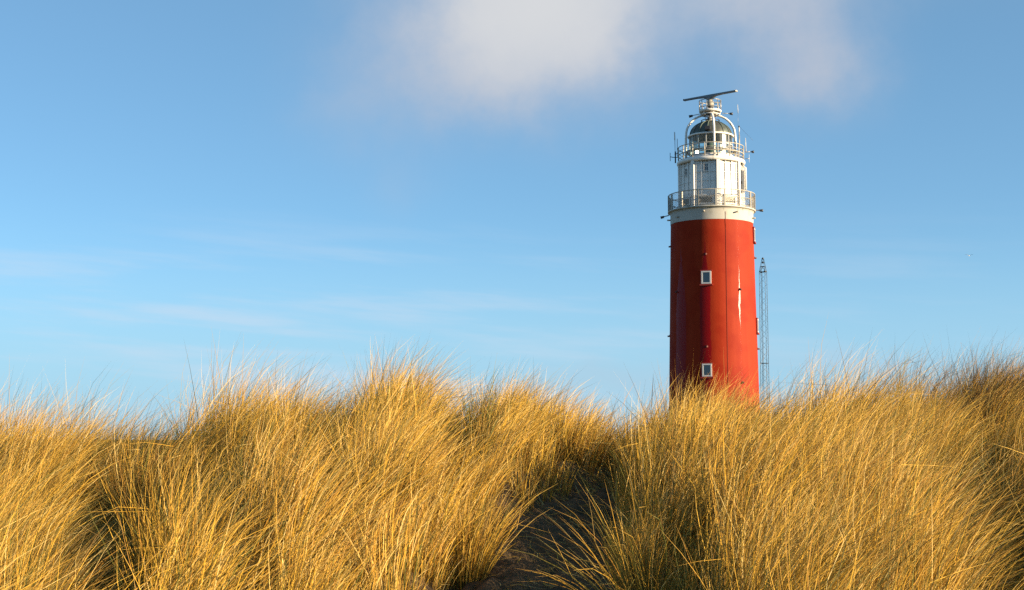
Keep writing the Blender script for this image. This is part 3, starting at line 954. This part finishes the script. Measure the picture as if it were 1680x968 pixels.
def tussock_blades(cx, cy, rad, hgt, nb, rng, wind=.36, spread=.19, tone_mu=None, droop=.25, wmul=1.0, clear=True):
    """Blades of many tussocks at once; all arguments are arrays of one value per tussock."""
    nb = nb.astype(int); N = nb.sum(); idx = np.repeat(np.arange(len(cx)), nb)
    rr_ = np.sqrt(rng.random(N)) * rad[idx]; aa = rng.uniform(0, 2 * np.pi, N)
    bx, by = cx[idx] + rr_ * np.cos(aa), cy[idx] + rr_ * np.sin(aa)
    keep = (path_dist(bx, by) > rng.normal(.02, .03, N)) | (not clear)
    idx, rr_, aa, bx, by = idx[keep], rr_[keep], aa[keep], bx[keep], by[keep]; N = len(bx)
    bz = ground_z(bx, by) - .03
    L = hgt[idx] * np.clip(rng.normal(.84, .22, N), .25, 1.22)
    tilt = spread * (rr_ / np.maximum(rad[idx], .01)) ** .8 * rng.uniform(.5, 1.5, N) + np.abs(rng.normal(0, .10, N))
    wnd = wind * rng.uniform(.3, 1.7, N) * rng.uniform(.5, 1.5, len(cx))[idx]
    width = rng.uniform(.0030, .0068, N) * wmul
    dr_ = droop * rng.uniform(.2, 2.4, N)
    _, hox, hoy = hummock(bx, by)
    lean = np.random.default_rng(77).normal(0, .10, (len(cx), 3)); lean[:, 2] = 0
    ex = lean[idx] + np.stack([hox, hoy, np.zeros(N)], -1) * (.20 * rng.uniform(.3, 1.7, N))[:, None]
    if clear:                                                   # trodden margins: short blades that stand off the sand
        edge = np.interp(path_dist(bx, by), [0, .6], [.25, 1]); wnd = wnd * edge; ex = ex * edge[:, None]
    V = blade_arrays(np.stack([bx, by, bz], -1), L, aa, tilt, wnd, width, dr_, rng, ex)
    mu = .48 if tone_mu is None else tone_mu[idx]
    T = np.where(mu > .8, np.clip(rng.normal(mu, .06, N), 0, 1), np.clip(rng.normal(mu, .19, N), 0, .86))
    T = np.where(rng.random(N) < .10, rng.uniform(0, .14, N), T)
    T = np.where(rng.random(N) < .10, rng.uniform(.78, .95, N), T)
    return V, T


def seed_heads(cx, cy, n, hgt, rng):
    """Tall flowering stalks with a thicker ear at the tip."""
    i = rng.integers(0, len(cx), n)
    bx, by = cx[i] + rng.normal(0, .12, n), cy[i] + rng.normal(0, .12, n)
    k = path_dist(bx, by) > .05; bx, by = bx[k], by[k]; n = len(bx)
    base = np.stack([bx, by, ground_z(bx, by)], -1)
    V = blade_arrays(base, np.full(n, hgt) * rng.uniform(.85, 1.2, n), rng.uniform(0, 6.28, n), np.abs(rng.normal(0, .12, n)), rng.uniform(.10, .30, n), np.full(n, .0045), np.full(n, .05), rng)
    mid = V.mean(2, keepdims=True); half = V - mid
    prof_ = np.array([.7, .7, .6, .6, 1.7, .2])
    return mid + half * prof_[None, :, None, None] / np.array([.75, 1.0, .95, .75, .45, .06])[None, :, None, None] * .9, rng.uniform(.74, .9, n)


# where tussocks grow: wedge ahead of the camera with room for side views and for shadow casters on the sunny side
sp = .30
tx, ty = np.meshgrid(np.arange(-11, 15, sp), np.arange(4.2, 25, sp))
tx = (tx + RNG.uniform(-.5, .5, tx.shape) * sp).ravel(); ty = (ty + RNG.uniform(-.5, .5, ty.shape) * sp).ravel()
inside = (tx > -(.37 * ty + 1.2)) & (tx < .37 * ty + np.interp(ty, [4, 16, 25], [4.5, 3.5, 1.5]))
_, dcs, _ = crest(tx, ty)
inside &= ty < dcs + np.where(tx > 1.5, 5.0, 3.2)
inside &= path_dist(tx, ty) > .04
near_cut = (ty < 6.0) & (np.abs(tx) < 1.4)
inside &= ~near_cut
bare = np.exp(-(((tx - 3.42) / .34) ** 2 + ((ty - 10.1) / .75) ** 2)) + np.exp(-(((tx + 2.75) / .16) ** 2 + ((ty - 9.3) / 1.0) ** 2)) + .8 * np.exp(-(((tx + 1.85) / .14) ** 2 + ((ty - 8.6) / .35) ** 2))
inside &= (RNG.random(len(tx)) > bare * 1.1)
hum = hummock(tx, ty)[0]; gp = gap(tx, ty)
clump = hum
saddle = (ty > 12.8) & (tx > .15) & (tx < 1.7)                              # low grass closing the head of the path
inside &= (RNG.random(len(tx)) < np.where(saddle, .9, np.clip(-.22 + hum * 2.6, .03, 1) * (1 - .98 * gp)))
tx, ty, dcs = tx[inside], ty[inside], dcs[inside]
big = vnoise(tx, ty, 1.1, 8) * .6 + vnoise(tx, ty, .45, 9) * .4
hgt = .27 + .94 * big
hgt = np.minimum(hgt, .92)
px_t, _, _ = crest(tx, ty)
hgt *= (.62 + .56 * np.sqrt(np.where(saddle, np.maximum(clump, .9), clump)[inside])) * RNG.uniform(.74, 1.22, len(tx))
hgt *= np.interp(px_t, [700, 900, 960, 1010, 1060, 1120], [1, .97, .78, .76, .92, 1.0]) * np.where(ty > 11, 1, 1.0)
hgt *= np.interp(path_dist(tx, ty), [0, .35, .9], [.50, .80, 1.0])
rad = RNG.uniform(.09, .21, len(tx))
behind = ty > dcs + 1.6
nb = (RNG.uniform(110, 225, len(tx)) * (rad / .15) ** 1.2 * np.where(behind, .5, 1.0)).astype(int)
tone_mu = .22 + .52 * vnoise(tx, ty, .8, 21) + RNG.normal(0, .09, len(tx))
far_right = (px_t > 1470) & (ty > 14.5)
tone_mu = np.where(far_right & (RNG.random(len(tx)) < .45), .88, tone_mu)
A = tussock_blades(tx, ty, rad, hgt, nb, RNG, tone_mu=tone_mu)
# loose single stems filling between the tussocks
ns_ = 26000
lx = RNG.uniform(-8, 11, ns_); ly = RNG.uniform(5, 20, ns_)
k = (lx > -(.37 * ly + 1)) & (lx < .37 * ly + 2.5) & (path_dist(lx, ly) > .06) & ~((ly < 6.2) & (np.abs(lx) < 1.4))
bare2 = np.exp(-(((lx - 3.42) / .34) ** 2 + ((ly - 10.1) / .75) ** 2)) + np.exp(-(((lx + 2.75) / .16) ** 2 + ((ly - 9.3) / 1.0) ** 2))
k &= RNG.random(ns_) > bare2 + gap(lx, ly)
k &= RNG.random(ns_) < .15 + 1.2 * hummock(lx, ly)[0]
lx, ly = lx[k], ly[k]; n = len(lx)
B = (blade_arrays(np.stack([lx, ly, ground_z(lx, ly) - .02], -1), RNG.uniform(.35, .95, n) * np.interp(path_dist(lx, ly), [0, .5], [.6, 1]), RNG.uniform(0, 6.28, n), np.abs(RNG.normal(0, .25, n)), RNG.uniform(.1, .8, n), RNG.uniform(.003, .007, n), RNG.uniform(.1, .7, n), RNG), np.clip(RNG.normal(.45, .2, n), 0, 1))
Sd = seed_heads(tx, ty, 110, .80, RNG)
# dead blades lying on the sand
nl = 2600
ly = RNG.uniform(7, 14, nl); lx = np.interp(ly, PATH[:, 1], PATH[:, 0]) + RNG.normal(0, 1, nl) * (np.interp(ly, PATH[:, 1], PATHW) + .12)
V = blade_arrays(np.stack([lx, ly, ground_z(lx, ly) + .03], -1), RNG.uniform(.08, .4, nl), RNG.uniform(0, 6.28, nl), np.full(nl, 1.0), np.zeros(nl), RNG.uniform(.004, .010, nl), np.zeros(nl), RNG)
flat = V.copy(); c0 = V[:, :1, :1, :]
flat[..., 2] = ground_z(V[..., 0], V[..., 1]) + .034
D = (flat, np.clip(RNG.normal(.55, .25, nl), 0, 1))
print('blades', len(A[0]), len(B[0]))
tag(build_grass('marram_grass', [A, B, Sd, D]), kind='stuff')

# a few tussocks that stand apart from the mass


def single_tussock(label, x, y, rad_, h_, n_, tone_=.45, wind_=.42, spread_=.34, droop_=.25, seed=1, dirs=None):
    rng = np.random.default_rng(seed)
    V, T = tussock_blades(np.array([x]), np.array([y]), np.array([rad_]), np.array([h_]), np.array([n_]), rng, wind=wind_, spread=spread_, tone_mu=np.array([tone_]), droop=droop_, clear=False)
    gz_ = float(ground_z(x, y))
    V = V - np.array([x, y, gz_])
    o = build_grass('grass_tussock', [(V, T)]); o.location = (x, y, gz_)
    return tag(o, label, 'grass tussock')


def world_at(px, d): return (px - CX) / FPX * d, d


x, y = world_at(770, 10.2)
single_tussock('upright golden grass tussock rooted at the left edge of the dark sand path', x, y, .13, .74, 300, .45, .14, .20, seed=2)
x, y = world_at(1078, 9.2)
single_tussock('sprawling olive grass tussock whose long blades arch over the sand path', x, y, .22, .92, 300, .30, -.12, .75, .55, seed=3)
x, y = world_at(1636, 17.2)
single_tussock('tall brown spiky grass tussock topping the dune crest at the far right', x, y, .26, 1.0, 1500, .985, .16, .22, .1, seed=4)
x, y = world_at(1541, 16.6)
single_tussock('low dark windswept tussock on the dune crest, left of the tall spiky one', x, y, .30, 1.34, 2000, .985, .45, .30, .5, seed=5)
